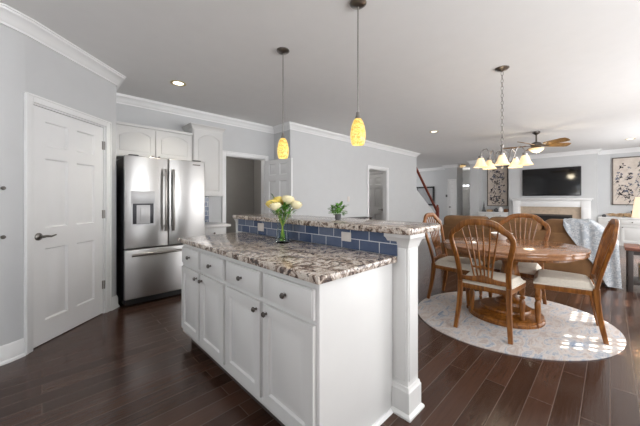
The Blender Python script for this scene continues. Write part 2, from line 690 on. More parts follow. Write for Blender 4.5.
def outer_right():
    ops = [(.8, 2.4, 1.05, 2.15), (3.65, 6.95, 0.05, 2.15), (7.7, 10.1, 0.7, 2.2)]
    mb = MB()
    xs = sorted({XB - .2, 17.0} | {o[0] for o in ops} | {o[1] for o in ops})
    for a0, a1 in zip(xs, xs[1:]):
        op = [o for o in ops if o[0] <= a0 + 1e-6 and o[1] >= a1 - 1e-6]
        if not op:
            mb.box(a0, a1, YR - .15, YR, 0, CH)
        else:
            mb.box(a0, a1, YR - .15, YR, 0, op[0][2])
            mb.box(a0, a1, YR - .15, YR, op[0][3], CH)
    struct(mb.build('wall_right', 'wall', smooth=False))
    for i, (a, b, z0, z1) in enumerate(ops):
        f = MB()
        for x in (a, (a + b) / 2 - .02, b - .05):
            f.box(x, x + .05, YR - .10, YR - .05, z0, z1)
        for z in (z0, z1 - .05):
            f.box(a, b, YR - .10, YR - .05, z, z + .05)
        struct(f.build('window_%d' % (i + 1), 'trim', smooth=False))


outer_right()
mb = MB()
for a, b, c, d in ((YR, -0.8, 0, CH), (1.6, 3.3, 0, CH), (-0.8, 1.6, 0, 0.8), (-0.8, 1.6, 2.2, CH)):
    mb.box(XB - .12, XB, a, b, c, d)
struct(mb.build('wall_rear', 'wall', smooth=False))
struct(MB().box(8.3, 17, 9.0, 9.1, 0, CH).build('wall_stair_outer', 'wall'))
struct(MB().box(8.2, 8.3, 6.5, 9.0, 0, CH).build('wall_stairwell', 'wall'))
# living room far wall: chimney breast with niches either side
XF, XN = 11.3, 11.7
mb = MB()
mb.box(XF, XF + .8, 0.25, 0.62, 0, CH).box(XF, XF + .8, 1.98, 2.40, 0, CH).box(XF, XF + .8, 0.62, 1.98, 1.02, CH)
struct(mb.build('wall_chimney_breast', 'wall', smooth=False))
struct(MB().box(XN, XN + .1, YR, 0.25, 0, CH).box(XN, XN + .1, 2.40, 3.40, 0, CH).build('wall_far', 'wall', smooth=False))
struct(MB().box(XF, XN + .1, 3.33, 3.62, 0, CH).build('wall_niche_end', 'wall', smooth=False))
# foyer
struct(MB().box(12.6, 12.7, 4.82, 9.0, 0, CH).build('wall_foyer', 'wall', smooth=False))
struct(MB().box(12.0, 12.62, 4.335, 4.83, 0, CH).build('wall_hall_corner', 'wall', smooth=False))
struct(MB().box(15.2, 15.3, 3.0, 4.90, 0, CH).box(15.2, 15.3, 5.22, 7, 0, CH).box(15.2, 15.3, 4.90, 5.22, 2.0, CH).box(15.2, 15.3, 4.9, 5.22, 0, 1.76).build('wall_entry', 'wall', smooth=False))
struct(MB().box(XN + .1, 15.3, 3.40, 3.5, 0, CH).build('wall_hall_side', 'wall', smooth=False))
struct(MB().box(12.7, 15.3, 7.0, 7.1, 0, CH).build('wall_hall_left', 'wall', smooth=False))

# ---- crown, baseboards
CP = [(0, CH - .115), (.012, CH - .115), (.014, CH - .098), (.022, CH - .09), (.030, CH - .066), (.055, CH - .036), (.074, CH - .026), (.078, CH - .012), (.088, CH - .010), (.090, CH), (0, CH)]


def crown(name, pts):
    struct(MB().sweep(pts, CP).build(name, 'trim'))


crown('trim_crown_kitchen', [(XB, 3.20), (-0.22, 3.20), (-0.10, 3.285), PC, (PC[0], YW), (XJ, YW), (XJ, YL), (8.3, YL), (8.3, YL + .3)])
crown('trim_crown_far', [(12.6, 9), (12.6, 4.83), (12.0, 4.83), (12.0, 4.335), (12.6, 4.335)])
crown('trim_crown_living', [(XN + .1, 3.62), (XF, 3.62), (XF, 3.33), (XN, 3.33), (XN, 2.40), (XF, 2.40), (XF, 0.25), (XN, 0.25), (XN, YR)])
BB = [(0, 0), (.030, 0), (.030, .012), (.024, .022), (.016, .024), (.016, .105), (.012, .112), (.012, .122), (.004, .138), (0, .138)]


def base(name, pts):
    struct(MB().sweep(pts, BB).build(name, 'trim'))


d45 = Vector((r2, r2))
pa = P0 + d45 * (DS0 - .062)
pb = P0 + d45 * (DS1 + .062)
base('baseboard_left', pk[:-1] + [tuple(pa)])
base('baseboard_pantry', [tuple(pb), PC, (PC[0], YW)])
base('baseboard_living', [(XJ, YW), (XJ, YL), (LD0 - .08, YL)])
base('baseboard_living_far', [(LD1 + .08, YL), (8.3, YL), (10.2, YL)])
base('baseboard_chimney', [(XF, 3.62), (XF, 3.33), (XN, 3.33)])
base('baseboard_right', [(17, YR), (XB, YR)][::1])


def casing(name, p, ang, w, h, cw=0.07, t=0.02):
    """door casing around an opening w x h; local x along wall, front -y"""
    mt = Matrix.Translation((p[0], p[1], 0)) @ Matrix.Rotation(ang, 4, 'Z')
    mb = MB()
    mb.box(-cw, 0, -t, 0, 0, h + cw, .004, m=mt).box(w, w + cw, -t, 0, 0, h + cw, .004, m=mt).box(0, w, -t, 0, h, h + cw, .004, m=mt)
    mb.box(-cw, -cw + .018, -t - .008, -t, 0, h + cw, .004, m=mt).box(w + cw - .018, w + cw, -t - .008, -t, 0, h + cw, .004, m=mt)
    mb.box(-cw, w + cw, -t - .008, -t, h + cw - .018, h + cw, .004, m=mt)
    # jamb lining
    mb.box(-.002, .012, 0, .11, 0, h, m=mt).box(w - .012, w + .002, 0, .11, 0, h, m=mt).box(0, w, 0, .11, h - .012, h + .002, m=mt)
    return struct(mb.build(name, 'trim'))


casing('trim_pantry_door', P0 + d45 * DS0, PI / 4, DS1 - DS0, 2.045, .062)
casing('trim_utility_door', (FD0, YW), 0, FD1 - FD0, 2.03)
casing('trim_study_door', (LD0, YL), 0, LD1 - LD0, 2.03)


def six_panel(name, w, h=2.03, t=.035, z=0.008):
    st, ms = .115, .10
    pw = (w - 2 * st - ms) / 2
    pn = []
    for a in (st, st + pw + ms):
        for z0, z1 in ((.2, .82), (1.00, 1.60), (1.71, 1.92)):
            pn.append((a, a + pw, z0, z1))
    return struct(MB().slab(0, w, z, h, t, pn, ((0, 0), (.010, .014), (.024, .014), (.052, .004))).build(name, 'trim'))


def lever(parent, x, z, y=0.0, dirx=1):
    mb = MB()
    rot = Matrix.Translation((x, y, z)) @ Matrix.Rotation(PI / 2, 4, 'X')
    mb.lathe([(.0, 0), (.032, 0), (.032, .006), (.024, .012), (.011, .016), (.011, .045), (0, .045)], m=rot)
    pts = [(x, y - .042, z), (x + dirx * .03, y - .046, z + .002), (x + dirx * .07, y - .046, z - .006), (x + dirx * .115, y - .044, z + .004)]
    mb.tube(pts, [(.008, .011), (.007, .010), (.006, .008), (.005, .006)])
    return mb.build('door_handle', 'nickel', parent)


d1 = six_panel('door_1', DS1 - DS0 - .03, 2.028)
pd = P0 + d45 * (DS0 + .015) + Vector((-r2, r2)) * .012
d1.location = (pd.x, pd.y, 0)
d1.rotation_euler = (0, 0, PI / 4)
lever(d1, .055, .93)
MB().box(.0, .004, -.001, .012, .90, .97).build('latch_plate', 'nickel', d1)
for z in (.27, 1.04, 1.79):
    MB().cyl((DS1 - DS0 - .022, -.010, z), (DS1 - DS0 - .022, -.010, z + .09), .007).box(DS1 - DS0 - .045, DS1 - DS0 - .02, -.003, .001, z, z + .09).build('hinge', 'nickel', d1)
# open six-panel door, hinged on the right jamb of the utility doorway
d2 = six_panel('door_2', .72, 1.995)
d2.location = (FD1 - .012, YW - .03, 0)
d2.rotation_euler = (0, 0, math.radians(-84))
lever(d2, .64, .95, 0, -1)
d3 = six_panel('door_3', .76, 2.02)
d3.location = (7.28, 5.47, 0)
d3.rotation_euler = (0, 0, -PI / 2)
struct(MB().box(7.32, 7.40, 4.33, 6.4, 0, CH).build('wall_closet', 'wall', smooth=False))
lever(d3, .70, .95, 0, -1)
casing('trim_closet_door', (7.32, 5.48), -PI / 2, .78, 2.04)
# hall door and entry door, far away
d4 = struct(MB().slab(0, .23, .008, 2.03, .035, [(.05, .18, .2, .82), (.05, .18, 1.0, 1.6), (.05, .18, 1.71, 1.92)], ((0, 0), (.01, .01), (.02, .01), (.03, .003))).build('door_4', 'trim'))
d4.location = (11.985, 4.64, 0)
d4.rotation_euler = (0, 0, -PI / 2)
MB().lathe([(0, 0), (.03, 0), (.03, .04), (0, .05)], m=Matrix.Translation((.04, -.002, .95)) @ Matrix.Rotation(PI / 2, 4, 'X')).build('door_handle', 'nickel', d4)
casing('trim_hall_door', (12.0, 4.65), -PI / 2, .25, 2.04, .05)
d5 = six_panel('door_5', .62, 1.72)
d5.location = (15.18, 5.36, 0)
d5.rotation_euler = (0, 0, -PI / 2)
struct(MB().box(15.15, 15.2, 4.86, 4.9, 1.72, 2.04).box(15.15, 15.2, 5.22, 5.26, 1.72, 2.04).box(15.15, 15.2, 4.86, 5.26, 2.0, 2.04).box(15.15, 15.2, 4.86, 5.26, 1.72, 1.76).box(15.15, 15.2, 5.05, 5.07, 1.76, 2.0).build('window_5', 'trim', smooth=False))

# thermostat and other plates
tag(MB().box(11.975, 11.998, 4.71, 4.78, 1.36, 1.46, .004).build('wall_switch', 'slate'), 'small dark wall switch beside the narrow hall door', 'switch')
tag(MB().box(4.98, 5.06, YL - .006, YL - .001, 1.20, 1.32, .002).build('wall_switch', 'plate'), 'pale wall switch plate on living wall left of the grey doorway', 'switch')


def outlet(x, y, z, w, h, label, axis='y'):
    t_ = thing('outlet', label, 'outlet', (x, y, z), 0, 'outlets on the blue tile')
    if axis == 'y':
        MB().box(-.007, -.001, -w / 2, w / 2, -h / 2, h / 2, .003).build('cover_plate', 'plate', t_)
        MB().box(-.010, -.007, -w * .3, w * .3, -h * .22, h * .22, .001).box(-.012, -.009, -.003, .003, -.012, .012).build('receptacle', 'plate', t_)
    else:
        MB().box(-w / 2, w / 2, -.007, -.001, -h / 2, h / 2, .003).build('cover_plate', 'plate', t_)
        MB().box(-w * .3, w * .3, -.010, -.007, -h * .22, h * .22, .001).build('receptacle', 'plate', t_)


# wall knobs at the far left edge
for z, lb in ((1.33, 'upper small dark metal hook on the rounded wall, left of the pantry door'), (.96, 'lower small dark metal hook on the rounded wall, left of the pantry door')):
    o = MB().lathe([(0, 0), (.010, 0), (.007, .01), (.007, .018), (.015, .026), (.012, .034), (0, .036)], m=Matrix.Translation((-.208, 3.219, z)) @ Matrix.Rotation(PI / 2, 4, 'X'), seg=14).build('wall_hook', 'dark_metal')
    tag(o, lb, 'hook', 'metal hooks at the left edge')

# ============================================================ island
BX, BY1, BY0 = 0.88, 2.60, 0.92
isl = thing('kitchen_island', 'white kitchen island cabinet with drawers over raised panel doors', 'kitchen island', (BX, BY1, 0), -PI / 2)
LI = BY1 - BY0
DI = 1.44 - BX
mb = MB()
mb.box(0, LI, 0, DI, .10, .875).box(0, LI, -.004, .02, .10, .135, .004)
mb.build('body', 'cab', isl)
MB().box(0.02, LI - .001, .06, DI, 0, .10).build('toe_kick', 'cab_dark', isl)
mb = MB().box(LI, LI + .018, .0, 1.484 - BX, .0, .872, .002)
mb.build('end_panel', 'cab', isl)
MB().prism([(LI + .018, 0), (LI + .036, 0), (LI + .034, .010), (LI + .026, .018), (LI + .018, .018)], 0.0, 1.46 - BX, 'y').build('shoe_moulding', 'trim', isl)


def knob(parent, x, z, y=0.0, r=.015):
    MB().lathe([(0, 0), (r * .55, 0), (r * .4, .004), (r * .38, .013), (r * .95, .017), (r, .022), (r * .7, .028), (0, .030)], m=Matrix.Translation((x, y, z)) @ Matrix.Rotation(PI / 2, 4, 'X'), seg=14).build('knob', 'dark_metal', parent)


def cab_door(parent, x0, x1, z0, z1, kx=None, kz=None, y=-.02, t=.019, ins=.055):
    o = MB().slab(x0, x1, z0, z1, t, [(x0 + ins, x1 - ins, z0 + ins, z1 - ins)], y=y).build('door', 'cab', parent)
    if kx is not None:
        knob(o, kx, kz, y)
    return o


def drawer(parent, x0, x1, z0, z1, y=-.02, t=.019, kn=True, kx=None):
    o = MB()
    o.box(x0, x1, y + .005, y + t, z0, z1).box(x0 + .008, x1 - .008, y, y + .006, z0 + .008, z1 - .008, .003)
    o = o.build('drawer', 'cab', parent)
    if kn:
        knob(o, (x0 + x1) / 2 if kx is None else kx, (z0 + z1) / 2, y)
    return o


ext = [(2.585, 2.215), (2.185, 1.80), (1.765, 1.355), (1.325, .925)]
for i, (a, b) in enumerate(ext):
    x0, x1 = BY1 - a, BY1 - b
    drawer(isl, x0, x1, .70, .84)
    kx = (x1 - .035) if i % 2 == 0 else (x0 + .035)
    cab_door(isl, x0, x1, .145, .675, kx, .63)

ct = MB().prism([(.84, .868), (1.474, .868), (1.474, 2.63), (.84, 2.63)], .876, .912, 'z', .007).build('granite_countertop', 'granite')
tag(ct, 'speckled brown and cream granite countertop on the white island', 'countertop')
# raised bar
bar = thing('bar_wall', 'raised white bar wall faced with blue tile behind the island counter', 'bar wall', (0, 0, 0))
MB().box(1.485, 1.60, .946, 2.74, 0, 1.043).box(1.46, 1.60, 2.74, 2.765, .0, 1.043, .003).build('wall_core', 'cab', bar)
MB().box(1.475, 1.485, .87, 2.74, .913, 1.043).build('tile_panel', 'tile', bar)
MB().prism([(1.45, 1.043), (1.60, 1.043), (1.60, .985), (1.48, .985), (1.472, 1.01)], 2.765, 2.79, 'y').build('corbel', 'cab', bar)
post = thing('corner_post', 'square white corner post with plinth base at end of the bar', 'post', (1.548, .868, 0))
MB().box(-.058, .062, -.062, .077, .16, 1.043).box(-.048, .052, -.067, -.06, .2, .96, .002).box(-.063, -.056, -.05, .038, .2, .96, .002).build('shaft', 'cab', post)
mb = MB()
mb.sweep([(-.058, -.062), (-.058, .048), (.062, .048), (.062, -.062)], [(0, 0), (.028, 0), (.028, .012), (.018, .024), (.014, .026), (.014, .145), (.010, .150), (.006, .168), (0, .172)], side=-1, closed=True)
mb.build('plinth', 'cab', post)
MB().sweep([(-.058, -.062), (-.058, .048), (.062, .048), (.062, -.062)], [(-.05, .965), (.004, .965), (.008, .98), (.012, .992), (.024, 1.018), (.030, 1.024), (.030, 1.043), (-.05, 1.043)], side=-1, closed=True).build('capital', 'cab', post)


def rounded(x0, x1, y0, y1, rs, n=6):
    out = []
    for (cx, cy, r, a0) in ((x1, y0, rs[0], -90), (x1, y1, rs[1], 0), (x0, y1, rs[2], 90), (x0, y0, rs[3], 180)):
        ox = cx - r if cx == x1 else cx + r
        oy = cy - r if cy == y1 else cy + r
        for k in range(n + 1):
            a = math.radians(a0 + 90 * k / n)
            out.append((ox + r * math.cos(a), oy + r * math.sin(a)))
    return out


tag(MB().prism(rounded(1.435, 1.92, .765, 2.80, (.10, .06, .03, .03)), 1.0445, 1.082, 'z', .007).build('granite_bar_top', 'granite'), 'raised granite bar top with rounded corner above the blue tile', 'countertop')
outlet(1.475, 2.30, .985, .10, .075, 'pale outlet on blue tile, left of the flower vase')
outlet(1.475, 1.25, .992, .085, .062, 'pale outlet on blue tile, right of the flower vase')

# ============================================================ fridge and cabinets
FX0, FX1, FY = 0.67, 1.60, 3.88
fr = thing('refrigerator', 'stainless steel french door refrigerator with ice dispenser and freezer drawer', 'refrigerator', (FX0, FY, 0))
W = FX1 - FX0
MB().box(.0, W, .06, .80, .03, 1.735, .006).box(.03, .10, .1, .2, 0, .04).box(W - .1, W - .03, .1, .2, 0, .04).box(.03, .10, .6, .7, 0, .04).box(W - .1, W - .03, .6, .7, 0, .04).build('body', 'steel_dark', fr)
MB().box(.02, W - .02, .045, .10, .015, .075).build('kick_plate', 'black', fr)


def fdoor(name, x0, x1, z0, z1):
    return MB().box(x0, x1, -.0, .058, z0, z1, .012, 3)


ZS = .665
dl = fdoor('door', .002, W / 2 - .003, ZS + .006, 1.76)
dl = dl.build('door', 'steel', fr)
dr = fdoor('door', W / 2 + .003, W - .002, ZS + .006, 1.76).build('door', 'steel', fr)
fz = fdoor('freezer_drawer', .002, W - .002, .085, ZS - .004).build('freezer_drawer', 'steel', fr)


def bar_handle(parent, pts, r=.014):
    mb = MB().tube(pts, [(r, r * 1.1)] * len(pts), 10)
    for e in (pts[1], pts[-2]):
        mb.cyl((e[0], e[1], e[2]), (e[0], .003, e[2]), .010)
    mb.build('handle', 'nickel', parent)


for s, d in ((-1, dl), (1, dr)):
    x = W / 2 + s * .045
    bar_handle(d, [(x, -.045, .86), (x, -.056, .92), (x, -.062, 1.24), (x, -.056, 1.55), (x, -.045, 1.62)])
bar_handle(fz, [(.07, -.045, .60), (.11, -.055, .602), (W / 2, -.062, .604), (W - .11, -.055, .602), (W - .07, -.045, .60)])
dp = MB()
dp.box(.065, .315, -.004, .002, 1.20, 1.345, .002)
dp.box(.065, .080, -.006, .002, .945, 1.20).box(.30, .315, -.006, .002, .945, 1.20).box(.065, .315, -.008, .002, .935, .955)
dp.box(.08, .30, -.0015, .002, .955, 1.20)
dp = dp.build('dispenser', 'silver', fr)
MB().box(.083, .297, -.006, -.001, .958, 1.198, .001).build('recess', 'steel_dark', dp)
MB().box(.12, .26, -.012, -.005, .962, 1.18, .003).box(.155, .225, -.022, -.013, .99, 1.15, .003).build('paddle', 'silver', dp)
MB().box(.66 + .1, .86, -.002, .001, 1.70, 1.715).build('badge', 'dark_metal', dr)
for x in (.10, W - .1):
    MB().box(x - .05, x + .05, .02, .14, 1.735, 1.775, .008).build('hinge_cover', 'steel_dark', fr)


def arch_door(parent, x0, x1, z0, z1, rise, knobx=None, knobz=None, y=-.02, fr_=.052, sh=.0):
    """door with an arched raised panel"""
    mb = MB()
    mb.box(x0, x1, y + .007, y + .02, z0, z1)
    a, b = x0 + fr_, x1 - fr_
    zt = z1 - fr_ * .8
    n = 16

    def arc(aa, bb, top, rs):
        out = []
        for k in range(n + 1):
            u = k / n
            x = bb + (aa - bb) * u
            s_ = min(1, max(0, (0.5 - abs(u - .5)) / .5))
            out.append((x, top - rs * (1 - math.sin(s_ * PI / 2))))
        return out
    mb.box(x0, a, y, y + .008, z0, z1).box(b, x1, y, y + .008, z0, z1).box(a, b, y, y + .008, z0, z0 + fr_)
    top = arc(a, b, zt, rise)
    for p, q in zip(top, top[1:]):
        mb.prism([(q[0], q[1]), (p[0], p[1]), (p[0], z1), (q[0], z1)], y, y + .008, 'y')
    g = .016
    mb.prism([(a + g, z0 + fr_ + g), (b - g, z0 + fr_ + g)] + arc(a + g, b - g, zt - g, rise), y + .001, y + .012, 'y', .006)
    o = mb.build('door', 'cab', parent)
    if knobx is not None:
        knob(o, knobx, knobz, y, .013)
    return o


def cab_crown(parent, x0, x1, depth, z, out=.045, h=.065):
    MB().sweep([(x0, depth), (x0, 0), (x1, 0), (x1, depth)], [(0, z), (.006, z), (.010, z + h * .25), (out * .55, z + h * .6), (out * .9, z + h * .8), (out, z + h * .85), (out, z + h), (0, z + h)]).build('crown', 'cab', parent)


uf = thing('upper_cabinet', 'white two door wall cabinet directly above the refrigerator', 'cabinet', (PC[0] + .005, 4.37, 0))
ww = 1.60 - (PC[0] + .005)
MB().box(0, ww, 0, .345, 1.80, 2.20).build('body', 'cab', uf)
arch_door(uf, .012, ww / 2 - .006, 1.81, 2.19, .06, ww / 2 - .04, 1.825)
arch_door(uf, ww / 2 + .006, ww - .012, 1.81, 2.19, .06, ww / 2 + .04, 1.825)
MB().box(-.0, ww, -.03, .0, 2.20, 2.235, .006).box(0, ww, -.0, .345, 2.20, 2.235).build('crown', 'cab', uf)
ut = thing('upper_cabinet', 'tall white single door wall cabinet right of the refrigerator', 'cabinet', (1.61, 4.37, 0))
MB().box(0, .47, 0, .345, 1.30, 2.32).build('body', 'cab', ut)
arch_door(ut, .014, .456, 1.32, 2.30, .08)
cab_crown(ut, 0, .47, .345, 2.32)
# base cabinet and counter to the right of the fridge
bc = thing('base_cabinet', 'white base cabinet under the pale counter right of the refrigerator', 'cabinet', (1.62, 4.12, 0))
MB().box(0, .40, 0, .598, .10, .835).build('body', 'cab', bc)
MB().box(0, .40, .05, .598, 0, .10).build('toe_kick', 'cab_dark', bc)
drawer(bc, .015, .385, .68, .82)
cab_door(bc, .015, .385, .12, .665, .06, .62)
tag(MB().box(1.61, 2.08, 4.08, 4.718, .836, .872, .006).build('side_countertop', 'bowl'), 'short pale countertop on the base cabinet beside the refrigerator', 'countertop')
struct(MB().box(1.61, 2.0, 4.709, 4.72, .873, 1.30).build('trim_backsplash', 'tile_x'))
tag(MB().box(1.82, 1.93, 4.700, 4.708, 1.06, 1.17, .003).build('outlet', 'plate'), 'pale outlet on the small blue backsplash beside the refrigerator', 'outlet', 'outlets on the blue tile')

# ============================================================ flowers on the counter
VX, VY, VZ = 1.325, 1.765, .912
va = MB()
pr_o = [(.0, 0), (.050, 0), (.052, .012), (.043, .07), (.040, .13), (.043, .18), (.054, .225)]
pr_i = [(.052, .223), (.0405, .178), (.0375, .13), (.040, .07), (.047, .014), (0, .012)]
va.lathe(pr_o + pr_i, (VX, VY, VZ), 28, cap=False)
tag(va.build('flower_vase', 'glass'), 'clear flared glass vase of cut flowers on the granite counter', 'vase')


def flower(dx, dy, h, r, mat, label):
    f = thing('cut_flower', label, 'flower', (VX, VY, VZ), 0, 'flowers in the glass vase')
    a = rnd.uniform(0, 6.28)
    st = [(.020 * math.cos(a), .020 * math.sin(a), .016), (.004 * math.cos(a), .004 * math.sin(a), .12), (dx * .45, dy * .45, .21), (dx, dy, h)]
    MB().tube(st, .003, 6).build('stem', 'stem', f)
    mb = MB()
    ax = Vector((dx * 3, dy * 3, 1)).normalized()
    q = ax.to_track_quat('Z', 'Y').to_matrix().to_4x4()
    for ring, (n, p1, sc) in enumerate(((8, 1.75, 1.0), (7, 2.1, .88), (6, 2.45, .70), (5, 2.75, .5))):
        for k in range(n):
            th = 2 * PI * (k + ring * .37) / n
            b = bmesh.new()
            g = {}
            for i in range(6):
                for j in range(5):
                    u, v = i / 5, (j / 4 - .5)
                    ph = .35 + (p1 - .35) * u
                    flare = 1 + .18 * u * u
                    wa = v * (2 * PI / n) * 1.5 * math.sin((.2 + u * .62) * PI)
                    rr = r * sc * math.sin(ph) * flare
                    g[i, j] = b.verts.new((rr * math.cos(wa), rr * math.sin(wa), r * (.85 - sc * math.cos(ph) * 1.0)))
            for i in range(5):
                for j in range(4):
                    b.faces.new((g[i, j], g[i + 1, j], g[i + 1, j + 1], g[i, j + 1]))
            mb._take(b, Matrix.Translation((dx, dy, h - .02)) @ q @ Matrix.Rotation(th, 4, 'Z'))
    mb.lathe([(0, 0), (r * .4, r * .25), (r * .45, r * .8), (0, r * 1.1)], m=Matrix.Translation((dx, dy, h - .015)) @ q, seg=10)
    mb.build('bloom', mat, f)


flower(-.055, .050, .290, .044, 'yellow', 'large golden yellow bloom, leftmost in the glass vase')
flower(.020, -.035, .320, .045, 'creamp', 'cream bloom, highest at the right of the glass vase')
flower(.055, -.082, .285, .042, 'creamp', 'cream bloom drooping at far right of the glass vase')
flower(-.070, -.010, .275, .040, 'creamp', 'small cream bloom low at front left of the glass vase')
flower(-.012, .030, .325, .036, 'yellow', 'yellow bloom standing at the top centre of the glass vase')
flower(.050, .030, .300, .036, 'yellow', 'small yellow bloom at the back of the glass vase')


def leafy(mb, n, cx, cy, z0, rad, hgt, size, seed):
    r_ = random.Random(seed)
    for k in range(n):
        a = r_.uniform(0, 2 * PI)
        d = rad * math.sqrt(r_.random())
        z = z0 + hgt * r_.random()
        b = bmesh.new()
        s = size * r_.uniform(.7, 1.25)
        pts = [(0, 0, 0), (s * .35, s * .22, s * .05), (s * .75, s * .18, s * .03), (s, 0, -s * .08), (s * .75, -s * .18, s * .03), (s * .35, -s * .22, s * .05)]
        vs = [b.verts.new(p) for p in pts]
        c = b.verts.new((s * .5, 0, 0))
        for i in range(6):
            b.faces.new((vs[i], vs[(i + 1) % 6], c))
        mb._take(b, Matrix.Translation((cx + d * math.cos(a), cy + d * math.sin(a), z)) @ Matrix.Rotation(a + r_.uniform(-.5, .5), 4, 'Z') @ Matrix.Rotation(r_.uniform(-1.1, .5), 4, 'Y'))


mb = MB()
leafy(mb, 130, VX, VY, VZ + .21, .075, .085, .040, 3)
leafy(mb, 14, VX, VY, VZ + .29, .09, .05, .055, 8)
for k in range(9):
    a = k * .7
    mb.tube([(VX + .022 * math.cos(a + 2), VY + .022 * math.sin(a + 2), VZ + .016), (VX, VY, VZ + .13), (VX + .03 * math.cos(a), VY + .03 * math.sin(a), VZ + .23)], .0028, 5)
tag(mb.build('foliage_sprigs', 'leaf'), 'green leafy sprigs between the blooms in the glass vase', 'foliage')
# small potted plant on the bar
pp = thing('potted_plant', 'small leafy green plant in a little glass pot on the granite bar', 'plant', (1.70, 1.53, 1.082))
MB().lathe([(0, 0), (.020, 0), (.024, .01), (.026, .045), (.024, .045), (.021, .012), (0, .010)], seg=18, cap=False).build('pot', 'slate', pp)
mb = MB()
leafy(mb, 90, 0, 0, .045, .050, .065, .042, 5)
for k in range(6):
    mb.tube([(0, 0, .012), (.01 * math.cos(k), .01 * math.sin(k), .04), (.035 * math.cos(k), .035 * math.sin(k), .08)], .0016, 5)
mb.build('leaves', 'leaf', pp)

# ============================================================ pendants
def pendant(x, y, label):
    p = thing('pendant_light', label, 'pendant lamp', (x, y, CH), 0, 'pendant lights over the bar')
    MB().lathe([(0, 0), (.060, 0), (.062, -.010), (.045, -.024), (.030, -.028), (.012, -.034), (0, -.034)], seg=24).build('canopy', 'nickel', p)
    MB().cyl((0, 0, -.03), (0, 0, -.83), .0045, seg=8).build('rod', 'nickel', p)
    MB().lathe([(0, -.80), (.012, -.80), (.014, -.82), (.022, -.845), (.026, -.862), (0, -.862)], seg=18).build('socket_cap', 'nickel', p)
    o = [(.022, -.848), (.034, -.865), (.047, -.90), (.055, -.945), (.056, -.98), (.051, -1.015), (.043, -1.038)]
    MB().lathe(o + [(r - .003, z) for r, z in reversed(o)], seg=26, cap=False).build('lamp_shade', 'art_glass', p)
    MB().lathe([(0, -.93), (.02, -.94), (.03, -.98), (.02, -1.02), (0, -1.03)], seg=14).build('bulb', 'bulb', p)


pendant(1.656, 2.20, 'mottled amber glass pendant lamp above far end of the bar')
pendant(1.646, 1.286, 'mottled amber glass pendant lamp nearest the camera, above the bar')

# ============================================================ recessed lights
for x, y, lb in ((1.20, 3.72, 'round recessed ceiling light above the refrigerator'), (5.89, 2.59, 'round recessed ceiling light left of the chandelier'),
                 (9.9, -.33, 'round recessed ceiling light at right above the framed print')):
    c = thing('recessed_light', lb, 'ceiling light', (x, y, CH), 0, 'recessed ceiling lights')
    MB().lathe([(.062, -.001), (.088, -.001), (.09, -.006), (.064, -.008), (.058, -.002)], seg=28, cap=False).build('trim_ring', 'gold', c)
    MB().lathe([(0, -.001), (.062, -.001), (.062, -.003), (0, -.003)], seg=24).build('diffuser', 'can', c)
    l = light('recessed_bulb', 'SPOT', (x, y, CH - .02), 22, (1, .9, .72))
    l.data.spot_size = 1.9
    l.data.spot_blend = .6
    l.data.shadow_soft_size = .05
c = thing('flush_light', 'small flush ceiling light beyond the hall doorway', 'ceiling light', (12.35, 4.27, CH))
MB().lathe([(0, 0), (.16, 0), (.16, -.02), (0, -.02)], seg=24).build('base', 'nickel', c)
MB().lathe([(.15, -.02), (.14, -.06), (.08, -.09), (0, -.10)], seg=24, cap=False).build('glass_bowl', 'bell_glass', c)
# ============================================================ chandelier
ch = thing('chandelier', 'nickel chandelier with lit bell glass shades over the dining table', 'chandelier', (3.59, .825, CH))
MB().lathe([(0, 0), (.068, 0), (.068, -.008), (.05, -.022), (.018, -.030), (.008, -.04), (0, -.04)], seg=24).build('canopy', 'nickel', ch)
mb = MB()
z = -.04
i = 0
while z > -.80:
    pts = []
    for k in range(10):
        a = 2 * PI * k / 10
        u, v = .011 * math.cos(a), .024 * math.sin(a)
        pts.append((u, 0, z - .02 + v) if i % 2 else (0, u, z - .02 + v))
    mb.tube(pts, .0028, 5, closed=True)
    z -= .040
    i += 1
mb.build('chain', 'nickel', ch)
MB().lathe([(0, -.80), (.006, -.80), (.006, -.83), (.018, -.845), (.008, -.87), (.014, -.90), (.024, -.93), (.012, -.965), (.022, -.99), (.036, -1.02), (.020, -1.05), (.010, -1.07), (.016, -1.085), (0, -1.10)], seg=18).build('column', 'nickel', ch)
for k in range(5):
    a = math.radians(193 + 72 * k)
    ca, sa = math.cos(a), math.sin(a)
    prof = [(.015, -1.02), (.05, -1.05), (.09, -1.03), (.11, -.97), (.13, -.905), (.15, -.875), (.18, -.885), (.205, -.92), (.21, -.955)]
    arm = MB().tube([(r * ca, r * sa, z) for r, z in prof], .006, 8)
    arm.tube([((.03 + .028 * math.cos(t_)) * ca, (.03 + .028 * math.cos(t_)) * sa, -.935 + .028 * math.sin(t_)) for t_ in [j * .45 for j in range(12)]], .004, 6)
    arm = arm.build('arm', 'nickel', ch)
    c = (.21 * ca, .21 * sa, 0)
    MB().lathe([(0, -.945), (.022, -.95), (.026, -.97), (.02, -.985), (0, -.985)], c, 16).build('candle_cup', 'nickel', arm)
    o = [(.020, -.975), (.032, -.985), (.042, -1.02), (.054, -1.052), (.074, -1.076)]
    MB().lathe(o + [(r - .003, z) for r, z in reversed(o)], c, 22, cap=False).build('lamp_shade', 'bell_glass', arm)
    MB().lathe([(0, -.99), (.016, -1.0), (.026, -1.03), (.018, -1.055), (0, -1.06)], c, 12).build('bulb', 'bulb', arm)
l = light('chandelier_bulbs', 'POINT', (3.59, .825, CH - 1.2), 5, (1, .86, .62))
l.data.shadow_soft_size = .2

